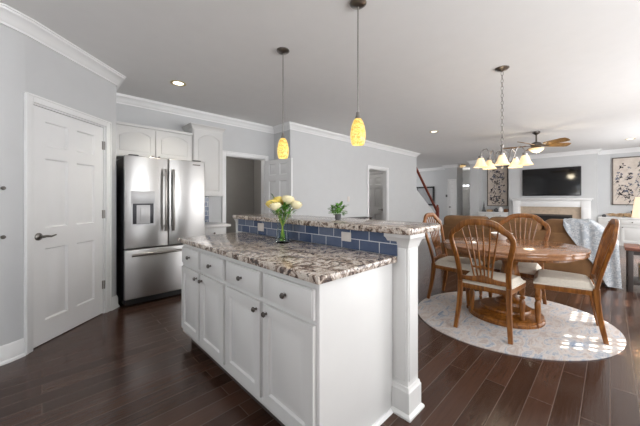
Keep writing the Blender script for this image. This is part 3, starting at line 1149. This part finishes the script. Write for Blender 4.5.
# ============================================================ ceiling fan
fan = thing('ceiling_fan', 'ceiling fan with wooden blades and a lit glass bowl', 'ceiling fan', (7.45, 1.09, CH))
MB().lathe([(0, 0), (.07, 0), (.065, -.03), (.03, -.06), (.015, -.07), (.015, -.21), (.04, -.22), (.085, -.24), (.10, -.27), (.10, -.305), (.07, -.335), (.04, -.35), (0, -.35)], seg=24).build('motor_housing', 'dark_metal', fan)
for k in range(5):
    a = math.radians(-123 + 72 * k)
    mt = Matrix.Rotation(a, 4, 'Z') @ Matrix.Translation((0, 0, -.285)) @ Matrix.Rotation(-.3, 4, 'X')
    mb = MB()
    poly = [(.18, -.05), (.28, -.07), (.56, -.08), (.63, -.065), (.65, 0), (.63, .065), (.56, .08), (.28, .07), (.18, .05)]
    mb.prism(poly, -.005, .005, 'z', m=mt)
    bl = mb.build('blade', 'blade', fan)
    mb = MB()
    mb.box(.09, .26, -.02, .02, -.012, -.004, .003, m=mt)
    mb.build('blade_bracket', 'dark_metal', bl)
MB().lathe([(0, -.34), (.08, -.343), (.135, -.355), (.125, -.385), (.09, -.415), (.05, -.43), (0, -.435)], seg=26).build('glass_bowl', 'bell_glass', fan)
MB().lathe([(0, -.43), (.015, -.435), (.01, -.455), (0, -.46)], seg=12).build('finial', 'nickel', fan)
light('fan_bulb', 'POINT', (7.45, 1.09, CH - .5), 10, (1, .88, .66)).data.shadow_soft_size = .1

# ============================================================ rug, table, chairs
def ell(a, b, rot, c, n=64):
    return [(c[0] + a * math.cos(2 * PI * k / n) * math.cos(rot) - b * math.sin(2 * PI * k / n) * math.sin(rot),
             c[1] + a * math.cos(2 * PI * k / n) * math.sin(rot) + b * math.sin(2 * PI * k / n) * math.cos(rot)) for k in range(n)]


RA = math.atan2(.542, -.84)
rg = MB().prism(ell(.935, .823, RA, (0, 0), 80), 0.0005, .010, 'z', .003).build('round_rug', 'rug')
rg.location = (3.526, .7585, 0)
tag(rg, 'round pale blue and cream abstract rug under the dining table', 'rug')
RZ = .010
tb = thing('dining_table', 'round polished wood pedestal dining table on the rug', 'table', (3.62, .76, RZ))
TA = math.atan2(-.846, .5326)
top = MB()
top.prism(ell(.66, .575, TA, (0, 0), 72), .725, .752, 'z', .008).prism(ell(.65, .565, TA, (0, 0), 72), .690, .726, 'z', .004)
top.build('tabletop', 'oak_x', tb)
MB().prism(ell(.57, .485, TA, (0, 0), 60), .655, .692, 'z').build('apron', 'oak', tb)
MB().lathe([(0, .66), (.20, .66), (.18, .63), (.09, .60), (.07, .54), (.085, .47), (.10, .40), (.095, .33), (.07, .26), (.062, .21), (.085, .175), (.10, .165), (.13, .15), (.14, .12), (0, .12)], seg=36).build('pedestal', 'oak', tb)
MB().lathe([(0, .118), (.20, .118), (.225, .112), (.232, .095), (.225, .08), (.25, .066), (.32, .062), (.335, .055), (.335, .035), (.345, .025), (.345, .003), (0, .003)], (-.085, .03, 0), 48).build('base', 'oak', tb)
bw = MB().lathe([(0, .0), (.045, 0), (.05, .01), (.085, .04), (.115, .075), (.118, .078), (.11, .076), (.08, .045), (.045, .016), (0, .014)], (3.98, .92, RZ + .7525), 28)
bw.lathe
tag(bw.build('fruit_bowl', 'bowl'), 'white ceramic bowl on the round dining table', 'bowl')


def make_chair(label):
    """faces +x, origin on the floor below the seat centre"""
    c = thing('dining_chair', label, 'chair', (0, 0, 0), 0, 'dining chairs around the round table')
    # seat frame: trapezoid
    def trap(xb, xf, wb, wf):
        return [(xb, -wb), (xf, -wf), (xf, wf), (xb, wb)]
    MB().prism(trap(-.20, .232, .205, .250), .385, .432, 'z', .005).build('seat_frame', 'oak', c)
    # cushion, domed
    b = bmesh.new()
    nx, ny = 12, 12
    gt, gb = {}, {}
    for i in range(nx + 1):
        for j in range(ny + 1):
            u, v = i / nx * 2 - 1, j / ny * 2 - 1
            x = .018 + .220 * u
            w = .202 + .046 * (u + 1) / 2
            y = w * v
            e = (1 - abs(u) ** 5) * (1 - abs(v) ** 5)
            gt[i, j] = b.verts.new((x, y, .446 + .056 * max(0, e) ** .28))
            if i in (0, nx) or j in (0, ny):
                gb[i, j] = b.verts.new((x, y, .4315))
    for i in range(nx):
        for j in range(ny):
            b.faces.new((gt[i, j], gt[i + 1, j], gt[i + 1, j + 1], gt[i, j + 1]))
    for j in range(ny):
        b.faces.new((gb[0, j], gt[0, j], gt[0, j + 1], gb[0, j + 1]))
        b.faces.new((gb[nx, j], gt[nx, j], gt[nx, j + 1], gb[nx, j + 1]))
    for i in range(nx):
        b.faces.new((gb[i, 0], gt[i, 0], gt[i + 1, 0], gb[i + 1, 0]))
        b.faces.new((gb[i, ny], gt[i, ny], gt[i + 1, ny], gb[i + 1, ny]))
    bmesh.ops.recalc_face_normals(b, faces=b.faces)
    MB()._take(b).build('seat_cushion', 'cream', c)
    # front legs: square block then turned
    for s in (-1, 1):
        mb = MB()
        cx, cy = .203, .224 * s
        mb.box(cx - .021, cx + .021, cy - .021, cy + .021, .33, .39, .003)
        mb.lathe([(0, .002), (.011, .002), (.017, .012), (.019, .03), (.011, .045), (.016, .055), (.019, .09), (.025, .20), (.026, .245), (.013, .268), (.025, .280), (.025, .290), (.013, .302), (.024, .318), (.024, .332), (0, .332)], (cx, cy, 0), 16)
        mb.build('leg', 'oak', c)
    # back legs (sabre curve) continuing up as the balloon back
    def back_x(z):
        return -.205 - .22 * max(0, (z - .44)) ** 1.15 * 1.15
    for s in (-1, 1):
        pts = [(-.262, .226 * s, .0015), (-.243, .217 * s, .10), (-.222, .208 * s, .22), (-.208, .203 * s, .34), (-.204, .202 * s, .45)]
        MB().tube(pts, [(.017, .017), (.018, .019), (.019, .021), (.020, .023), (.020, .024)], square=True, up=(1, 0, 0)).build('leg', 'oak', c)
    side = [(.202, .44), (.202, .52), (.207, .60), (.219, .69), (.236, .77), (.249, .83), (.252, .875), (.242, .912), (.218, .940), (.188, .960), (.158, .990), (.120, 1.018), (.065, 1.031), (0, 1.035)]
    full = [(y, z) for y, z in side] + [(-y, z) for y, z in reversed(side[:-1])]
    # smooth by subdivision (catmull-rom)
    P = []
    for k in range(len(full) - 1):
        p0, p1, p2, p3 = full[max(k - 1, 0)], full[k], full[k + 1], full[min(k + 2, len(full) - 1)]
        for j in range(3):
            t_ = j / 3
            P.append(tuple(.5 * (2 * p1[q] + (p2[q] - p0[q]) * t_ + (2 * p0[q] - 5 * p1[q] + 4 * p2[q] - p3[q]) * t_ ** 2 + (3 * p1[q] - p0[q] - 3 * p2[q] + p3[q]) * t_ ** 3) for q in (0, 1)))
    P.append(full[-1])
    rr = []
    for y, z in P:
        w = .020 if z < .9 else .020 + .007 * min(1, (z - .9) / .08)
        rr.append((.0155, w))
    # u/s orientation: keep thickness across x
    path = [(back_x(z), y, z) for y, z in P]
    b_ = MB()
    Pv = [Vector(p) for p in path]
    bb = bmesh.new()
    rings = []
    for i, p in enumerate(Pv):
        d = (Pv[min(i + 1, len(Pv) - 1)] - Pv[max(i - 1, 0)]).normalized()
        xn = Vector((1, 0, 0))
        xn = (xn - d * xn.dot(d)).normalized()
        s_ = d.cross(xn).normalized()
        a_, w = rr[i]
        k = .68
        rings.append([bb.verts.new(p + xn * a_ * x + s_ * w * y) for x, y in ((1, k), (k, 1), (-k, 1), (-1, k), (-1, -k), (-k, -1), (k, -1), (1, -k))])
    for A, B in zip(rings, rings[1:]):
        for k in range(8):
            bb.faces.new((A[k], A[(k + 1) % 8], B[(k + 1) % 8], B[k]))
    bb.faces.new(rings[0])
    bb.faces.new(rings[-1])
    bmesh.ops.recalc_face_normals(bb, faces=bb.faces)
    b_._take(bb)
    b_.build('back_frame', 'oak', c)
    # lower rail, gently raised in the middle
    poly = []
    n = 16
    for k in range(n + 1):
        y = -.195 + .39 * k / n
        poly.append((y, .508 + .028 * math.exp(-(y / .07) ** 2)))
    poly += [(.195, .468), (-.195, .468)]
    x = back_x(.50)
    MB().prism(poly, x - .011, x + .011, 'x', .003).build('back_rail', 'oak', c)
    # fan spindles
    for k in range(6):
        t_ = (k - 2.5) / 2.5
        y0, y1, y2 = .072 * t_, .090 * t_, .150 * t_
        zt = 1.022 - .055 * abs(t_) ** 2
        MB().tube([(back_x(.52), y0, .515), (back_x(.65), y1, .65), (back_x(.8), .5 * (y1 + y2) * 1.0, .82), (back_x(zt), y2, zt)], [.0075, .0085, .0075, .006], 8).build('spindle', 'oak', c)
    MB().prism([(-.085, .607), (-.05, .600), (0, .606), (.05, .600), (.085, .607), (.085, .618), (.03, .622), (0, .630), (-.03, .622), (-.085, .618)], back_x(.61) - .006, back_x(.61) + .006, 'x').build('cross_piece', 'oak', c)
    return c


chair = make_chair('oak fan back chair seen from behind, nearest the camera, cream seat')
chair.location = (3.12, .82, RZ)
dup(chair, (3.68, 1.33, RZ), -PI / 2, 'oak fan back chair at left of the table, beside the white bar post')
dup(chair, (3.99, .765, RZ), PI, 'oak fan back chair on the far side of table, in front of the sofa')
dup(chair, (3.64, .31, RZ), PI / 2 + .12, 'oak fan back chair at right of the table, seen side on')

# ============================================================ sofa, throw, side table, lamp
sf = thing('sofa', 'brown suede sofa seen from behind, beyond the dining table', 'sofa', (5.70, -.07, 0))
SL = 2.45
MB().box(.0, .92, .0, SL, .06, .40, .03, 3).build('base', 'sofa', sf)
MB().box(-.005, .22, .02, SL - .02, .12, .76, .05, 4).build('backrest', 'sofa', sf)
for k in range(3):
    y0 = .03 + k * (SL - .06) / 3
    MB().box(.0, .34, y0 + .005 + .25 * (k == 0), y0 + (SL - .06) / 3 - .005, .60, .935, .09, 4).build('back_cushion', 'sofa', sf)
    MB().box(.24, .94, y0 + .16 * (k == 0), y0 + (SL - .06) / 3 - .16 * (k == 2), .38, .52, .05, 3).build('seat_cushion', 'sofa', sf)
for y0 in (0, SL - .2):
    MB().box(.1, .93, y0, y0 + .2, .1, .64, .06, 4).build('armrest', 'sofa', sf)
for x in (.05, .83):
    for y in (.06, SL - .12):
        MB().box(x, x + .06, y, y + .06, 0, .07).build('foot', 'table_dark', sf)
# throw blanket draped over the sofa's right back corner
b = bmesh.new()
NU, NV = 26, 26
g = {}
for i in range(NU + 1):
    y = .50 - .585 * i / NU                        # world Y along the sofa back
    s = i / NU
    zlow = .90 - .86 * (min(1, s * 1.06)) ** .85    # hem drops towards the sofa's end
    for j in range(NV + 1):
        v = j / NV
        L0 = .30                                   # seat-side length
        L1 = .10 + max(.02, (.945 - zlow))
        d = -L0 + (L0 + L1) * v
        wv = .008 * math.sin(y * 34 + v * 2.0) + .006 * math.sin(y * 61 + 1)
        if d < 0:
            p = (5.76 - d * .9, y, .952 + wv * .5)
            if d < -.2:
                p = (5.94 + .03, y, .952 - (-d - .2) * 1.0 + wv * .4)
        elif d < .10:
            a = d / .10 * PI / 2
            p = (5.76 - .085 * math.sin(a) , y, .952 - .05 * (1 - math.cos(a)) + wv * .6)
        else:
            p = (5.672 + wv * .9 - .012 * v, y - .05 * (d - .1) * s, .902 - (d - .10))
        dr_ = .30 * max(0, (s - .48) / .52) ** 1.5
        p = (p[0], p[1], max(.03, p[2] - dr_))
        g[i, j] = b.verts.new(p)
for i in range(NU):
    for j in range(NV):
        b.faces.new((g[i, j], g[i + 1, j], g[i + 1, j + 1], g[i, j + 1]))
bmesh.ops.recalc_face_normals(b, faces=b.faces)
bmesh.ops.solidify(b, geom=b.faces[:], thickness=.006)
th = MB()._take(b).build('throw_blanket', 'throw')
tag(th, 'pale blue grey throw blanket draped over right corner of the sofa back', 'blanket')

st = thing('side_table', 'dark side table with reddish wood top beside the sofa, right edge', 'side table', (5.68, -.88, 0))
MB().box(-.02, .52, -.02, .74, .555, .598, .006).build('tabletop', 'redtop', st)
for x in (0, .44):
    for y in (0, .66):
        MB().box(x, x + .055, y, y + .055, 0, .556, .004).build('leg', 'table_dark', st)
MB().box(.01, .49, .01, .71, .10, .13, .003).build('shelf', 'table_dark', st)
MB().box(.015, .035, .05, .67, .50, .556).build('apron', 'table_dark', st)
tag(MB().box(5.78, 6.1, -.62, -.28, .131, .36, .02).build('storage_box', 'stone'), 'pale box on the lower shelf of the dark side table', 'box')
lp = thing('table_lamp', 'lit table lamp with cream shade at the right edge of the photo', 'lamp', (5.98, -.36, .598))
MB().lathe([(0, 0), (.08, 0), (.08, .015), (.02, .03), (.03, .08), (.055, .15), (.05, .22), (.018, .28), (.010, .36), (.010, .41), (0, .41)], seg=24).build('base', 'stone', lp)
MB().lathe([(.150, .395), (.115, .68), (.112, .68), (.147, .395)], seg=32, cap=False).build('lamp_shade', 'shade', lp)
light('table_lamp_bulb', 'POINT', (5.98, -.36, 1.12), 4, (1, .84, .6)).data.shadow_soft_size = .05

# ============================================================ fireplace wall
mt_ = thing('fireplace_mantel', 'white fireplace mantel with tan stone surround below the television', 'fireplace', (XF, 1.325, 0), -PI / 2)
# local x = toward -Y (right in view), y = into the wall
hw = .94
MB().box(-hw - .05, hw + .05, -.20, -.001, 1.255, 1.29, .006).box(-hw - .02, hw + .02, -.16, -.001, 1.225, 1.256, .01).build('mantel_shelf', 'trim', mt_)
MB().box(-hw, hw, -.10, -.001, 1.03, 1.226, .004).build('frieze', 'trim', mt_)
for s in (-1, 1):
    MB().box(s * hw - .0 * s, s * (hw - .20), -.12, -.001, 0, 1.226, .004).box(s * (hw - .03), s * (hw - .17), -.13, -.119, .2, 1.0, .004).build('pilaster', 'trim', mt_)
MB().box(-hw + .2, -.54, -.03, -.001, 0, 1.03).box(.54, hw - .2, -.03, -.001, 0, 1.03).box(-.54, .54, -.03, -.001, .80, 1.03).build('stone_surround', 'stone', mt_)
MB().box(-.54, .54, -.012, -.001, 0, .80).build('firebox', 'black', mt_)
MB().box(-.54, .54, -.022, -.010, .745, .80).build('hood', 'dark_metal', mt_)
MB().box(-.9, .9, -.55, -.125, 0.0, .04).build('hearth', 'stone', mt_)
tv = thing('television', 'black flat television mounted above the fireplace mantel', 'television', (XF, 1.30, 1.80), -PI / 2)
MB().box(-.71, .71, -.055, -.002, -.43, .43, .006).build('bezel', 'black', tv)
MB().box(-.69, .69, -.058, -.054, -.405, .41).build('screen', 'screen', tv)


def builtin(label, y0, y1, ht, n, x=XN):
    w = y1 - y0
    c = thing('built_in_cabinet', label, 'cabinet', (x - .45, y1, 0), -PI / 2)
    MB().box(0, w, 0, .448, .0, ht - .03).build('body', 'cab', c)
    MB().box(-.0, w, -.03, .448, ht - .03, ht, .006).build('cabinet_top', 'trim', c)
    k = w / n
    for i in range(n):
        drawer(c, i * k + .01, (i + 1) * k - .01, ht - .19, ht - .05)
        cab_door(c, i * k + .01, (i + 1) * k - .01, .08, ht - .205, i * k + (k - .04 if i % 2 == 0 else .04), ht - .26, ins=.05)
    return c


builtin('white built in cabinet with panel doors right of the fireplace', -1.5, .24, .76, 4)
builtin('white built in cabinet in the niche left of the fireplace', 2.405, 3.325, .82, 2)


def art(y, z, w, h, label, seed, n, x=XN):
    a = thing('framed_print', label, 'picture', (x, y, z), -PI / 2, 'framed blossom prints')
    f = .022
    mb = MB()
    mb.box(-w / 2, w / 2, -.045, -.002, h / 2 - f, h / 2).box(-w / 2, w / 2, -.045, -.002, -h / 2, -h / 2 + f).box(-w / 2, -w / 2 + f, -.045, -.002, -h / 2, h / 2).box(w / 2 - f, w / 2, -.045, -.002, -h / 2, h / 2)
    mb.build('frame', 'frame_dark', a)
    cv = MB().box(-w / 2 + f, w / 2 - f, -.030, -.003, -h / 2 + f, h / 2 - f).build('canvas', 'canvas', a)
    r_ = random.Random(seed)
    mb, mg = MB(), MB()
    yy = -.0315
    for k in range(n):
        cx, cz = r_.uniform(-w / 2 + .1, w / 2 - .1), r_.uniform(-h / 2 + .1, h / 2 - .1)
        t_ = mb if r_.random() < .6 else mg
        s0 = r_.uniform(.03, .06)
        for q in range(r_.randint(2, 6)):
            an = r_.uniform(0, 6.28)
            l_ = s0 * r_.uniform(.6, 1.5)
            dx, dz = math.cos(an), math.sin(an)
            px, pz = -dz * l_ * .28, dx * l_ * .28
            t_.quad((cx, yy, cz), (cx + dx * l_ * .5 + px, yy, cz + dz * l_ * .5 + pz), (cx + dx * l_, yy, cz + dz * l_), (cx + dx * l_ * .5 - px, yy, cz + dz * l_ * .5 - pz))
        an = r_.uniform(.6, 1.3)
        l_ = r_.uniform(.08, .2)
        t_.quad((cx, yy, cz), (cx + .006, yy, cz), (cx + .006 - l_ * math.cos(an), yy, cz - l_ * math.sin(an)), (cx - l_ * math.cos(an), yy, cz - l_ * math.sin(an)))
    mb.build('blossom_pattern', 'ink', cv)
    mg.build('pale_blossom_pattern', 'inkgrey', cv)


art(2.83, 1.72, .64, 1.40, 'tall narrow dark blossom print in the niche left of the fireplace', 4, 90)
art(-.72, 1.77, 1.36, 1.34, 'large square blossom print above the right built in cabinet', 9, 120)

# ornaments on the built-ins
o = MB()
bx, by, bz = 11.45, 3.20, .82
o.prism([(by - .06, bz), (by - .045, bz), (by - .012, bz + .16), (by - .004, bz + .32), (by + .004, bz + .32), (by + .012, bz + .16), (by + .045, bz), (by + .06, bz), (by + .025, bz + .14), (by + .006, bz + .36), (by, bz + .40), (by - .006, bz + .36), (by - .025, bz + .14)], bx - .02, bx + .02, 'x')
bpy.data.meshes  # noqa
o.bm.clear()
o.lathe([(0, 0), (.075, 0), (.07, .02), (.035, .10), (.045, .11), (.022, .2), (.028, .21), (.010, .33), (0, .42)], (bx, by, bz), 4)
tag(o.build('tower_ornament', 'slate'), 'dark pointed tower ornament at the left end of niche cabinet', 'ornament')
tag(MB().box(11.38, 11.56, 2.93, 3.10, .8205, .90, .01).build('decorative_box', 'wicker'), 'low brown box beside the dark tower ornament', 'box')
tag(MB().lathe([(0, 0), (.05, 0), (.085, .05), (.07, .10), (.03, .12), (.03, .14), (0, .14)], (11.42, 2.80, .82), 16).build('ceramic_jar', 'slate'), 'small grey jar in the middle of the niche cabinet top', 'jar')
tag(MB().lathe([(0, 0), (.05, 0), (.08, .06), (.06, .13), (.035, .17), (.04, .18), (0, .18)], (11.40, 2.66, .82), 16).build('ceramic_jar', 'bowl'), 'small white jar below the tall blossom print', 'jar')
tag(MB().box(11.36, 11.56, 2.44, 2.56, .8205, .93, .012).build('decorative_box', 'oak'), 'orange brown wooden box at the right end of niche cabinet', 'box')
mb = MB()
for k in range(40):
    a = rnd.uniform(0, 6.28)
    yc = -.25 + rnd.uniform(-.26, .26)
    zc = .775 + rnd.uniform(0, .07)
    mb.tube([(11.45 + .09 * math.cos(a), yc - .08, zc), (11.45 + .05 * math.sin(a * 2), yc, zc + .025), (11.45 - .08 * math.cos(a), yc + .08, zc)], .011, 5)
tag(mb.build('driftwood_garland', 'wicker'), 'tan twig garland lying on the right built in cabinet', 'garland')
tag(MB().lathe([(0, 0), (.04, 0), (.05, .04), (.03, .07), (0, .08)], (11.42, .12, .76), 14).build('ceramic_jar', 'slate'), 'small grey jar left of the tan twig garland', 'jar')
tag(MB().lathe([(0, 0), (.07, 0), (.08, .09), (.06, .1), (0, .10)], (11.50, -.47, .85), 14).build('candle_cup', 'frame_dark'), 'dark cup standing behind the tan twig garland', 'cup')

# ============================================================ stair rail, foyer mirror
hr = thing('stair_railing', 'reddish wood stair handrail with newel post beyond the living wall', 'railing', (0, 0, 0))
yh = YL + .20
MB().tube([(8.40, yh, 2.48), (8.66, yh, 2.27), (10.22, yh, .86), (10.30, yh, .82)], [(.03, .034)] * 4, square=True, up=(0, 1, 0)).build('handrail', 'red_wood', hr)
MB().box(10.24, 10.34, yh - .05, yh + .05, 0, .95, .005).lathe([(0, 0), (.055, 0), (.055, .02), (.03, .04), (.05, .08), (0, .13)], (10.29, yh, .95), 16).build('newel_post', 'red_wood', hr)
mi = thing('wall_mirror', 'black framed mirror on the foyer wall behind the handrail', 'mirror', (12.6, 5.95, 1.42), -PI / 2)
w, h = .86, .86
MB().box(-w / 2, w / 2, -.04, -.002, h / 2 - .07, h / 2).box(-w / 2, w / 2, -.04, -.002, -h / 2, -h / 2 + .07).box(-w / 2, -w / 2 + .07, -.04, -.002, -h / 2, h / 2).box(w / 2 - .07, w / 2, -.04, -.002, -h / 2, h / 2).build('frame', 'black', mi)
MB().box(-w / 2 + .07, w / 2 - .07, -.02, -.003, -h / 2 + .07, h / 2 - .07).build('painted_mirror_glass', 'mirror_grey', mi)

# ============================================================ unseen lattice screen added outside the patio door, shaped to cast the sun grid
ls = thing('sun_pattern_screen', 'unseen white lattice screen added outside the patio door to pattern the sun', 'sun_screen', (3.6, YR - .42, 0))
mb = MB()
x = 0.0
while x < 5.4:
    mb.box(x, x + .148, -.012, .012, 0, 1.71)
    x += .15
mb.build('board_panel', 'trim', ls, smooth=False)
MB().box(-.3, 5.6, -.03, .03, 1.68, 1.72).box(-.3, 5.6, -.03, .03, 2.17, 2.24).build('rail', 'trim', ls, smooth=False)
mb = MB()
z = 1.73
while z < 2.17:
    mb.box(-.3, 5.6, -.014, -.004, z, z + .030)
    z += .066
x = -.3
while x < 5.6:
    mb.box(x, x + .040, -.004, .006, 1.71, 2.18)
    x += .095
mb.build('lattice_band', 'trim', ls, smooth=False)
for xa, xb in ((-.3, 1.28), (1.62, 2.06), (2.42, 2.76), (3.3, 5.6)):
    MB().box(xa, xb, -.03, -.014, 1.71, 2.18).build('sun_blocker', 'trim', ls, smooth=False)  # unseen boards added to cut the sunlight into strips
MB().box(-.6, 6.0, -.04, .25, 2.24, 2.30).build('sun_top_board', 'trim', ls, smooth=False)  # top board added to block sun above the lattice
MB().box(-.6, 0.0, -.02, .02, 0, 2.24).build('side_board', 'trim', ls, smooth=False)
MB().box(5.4, 6.0, -.02, .02, 0, 2.24).build('side_board', 'trim', ls, smooth=False)
# slim console table against the living wall
cn = thing('console_table', 'slim dark console table against the living wall behind the bar', 'table', (4.85, 3.92, 0))
MB().box(0, .72, 0, .24, .815, .84, .004).build('tabletop', 'table_dark', cn)
for x in (.01, .67):
    for y in (.01, .19):
        MB().box(x, x + .04, y, y + .04, 0, .816).build('leg', 'table_dark', cn)
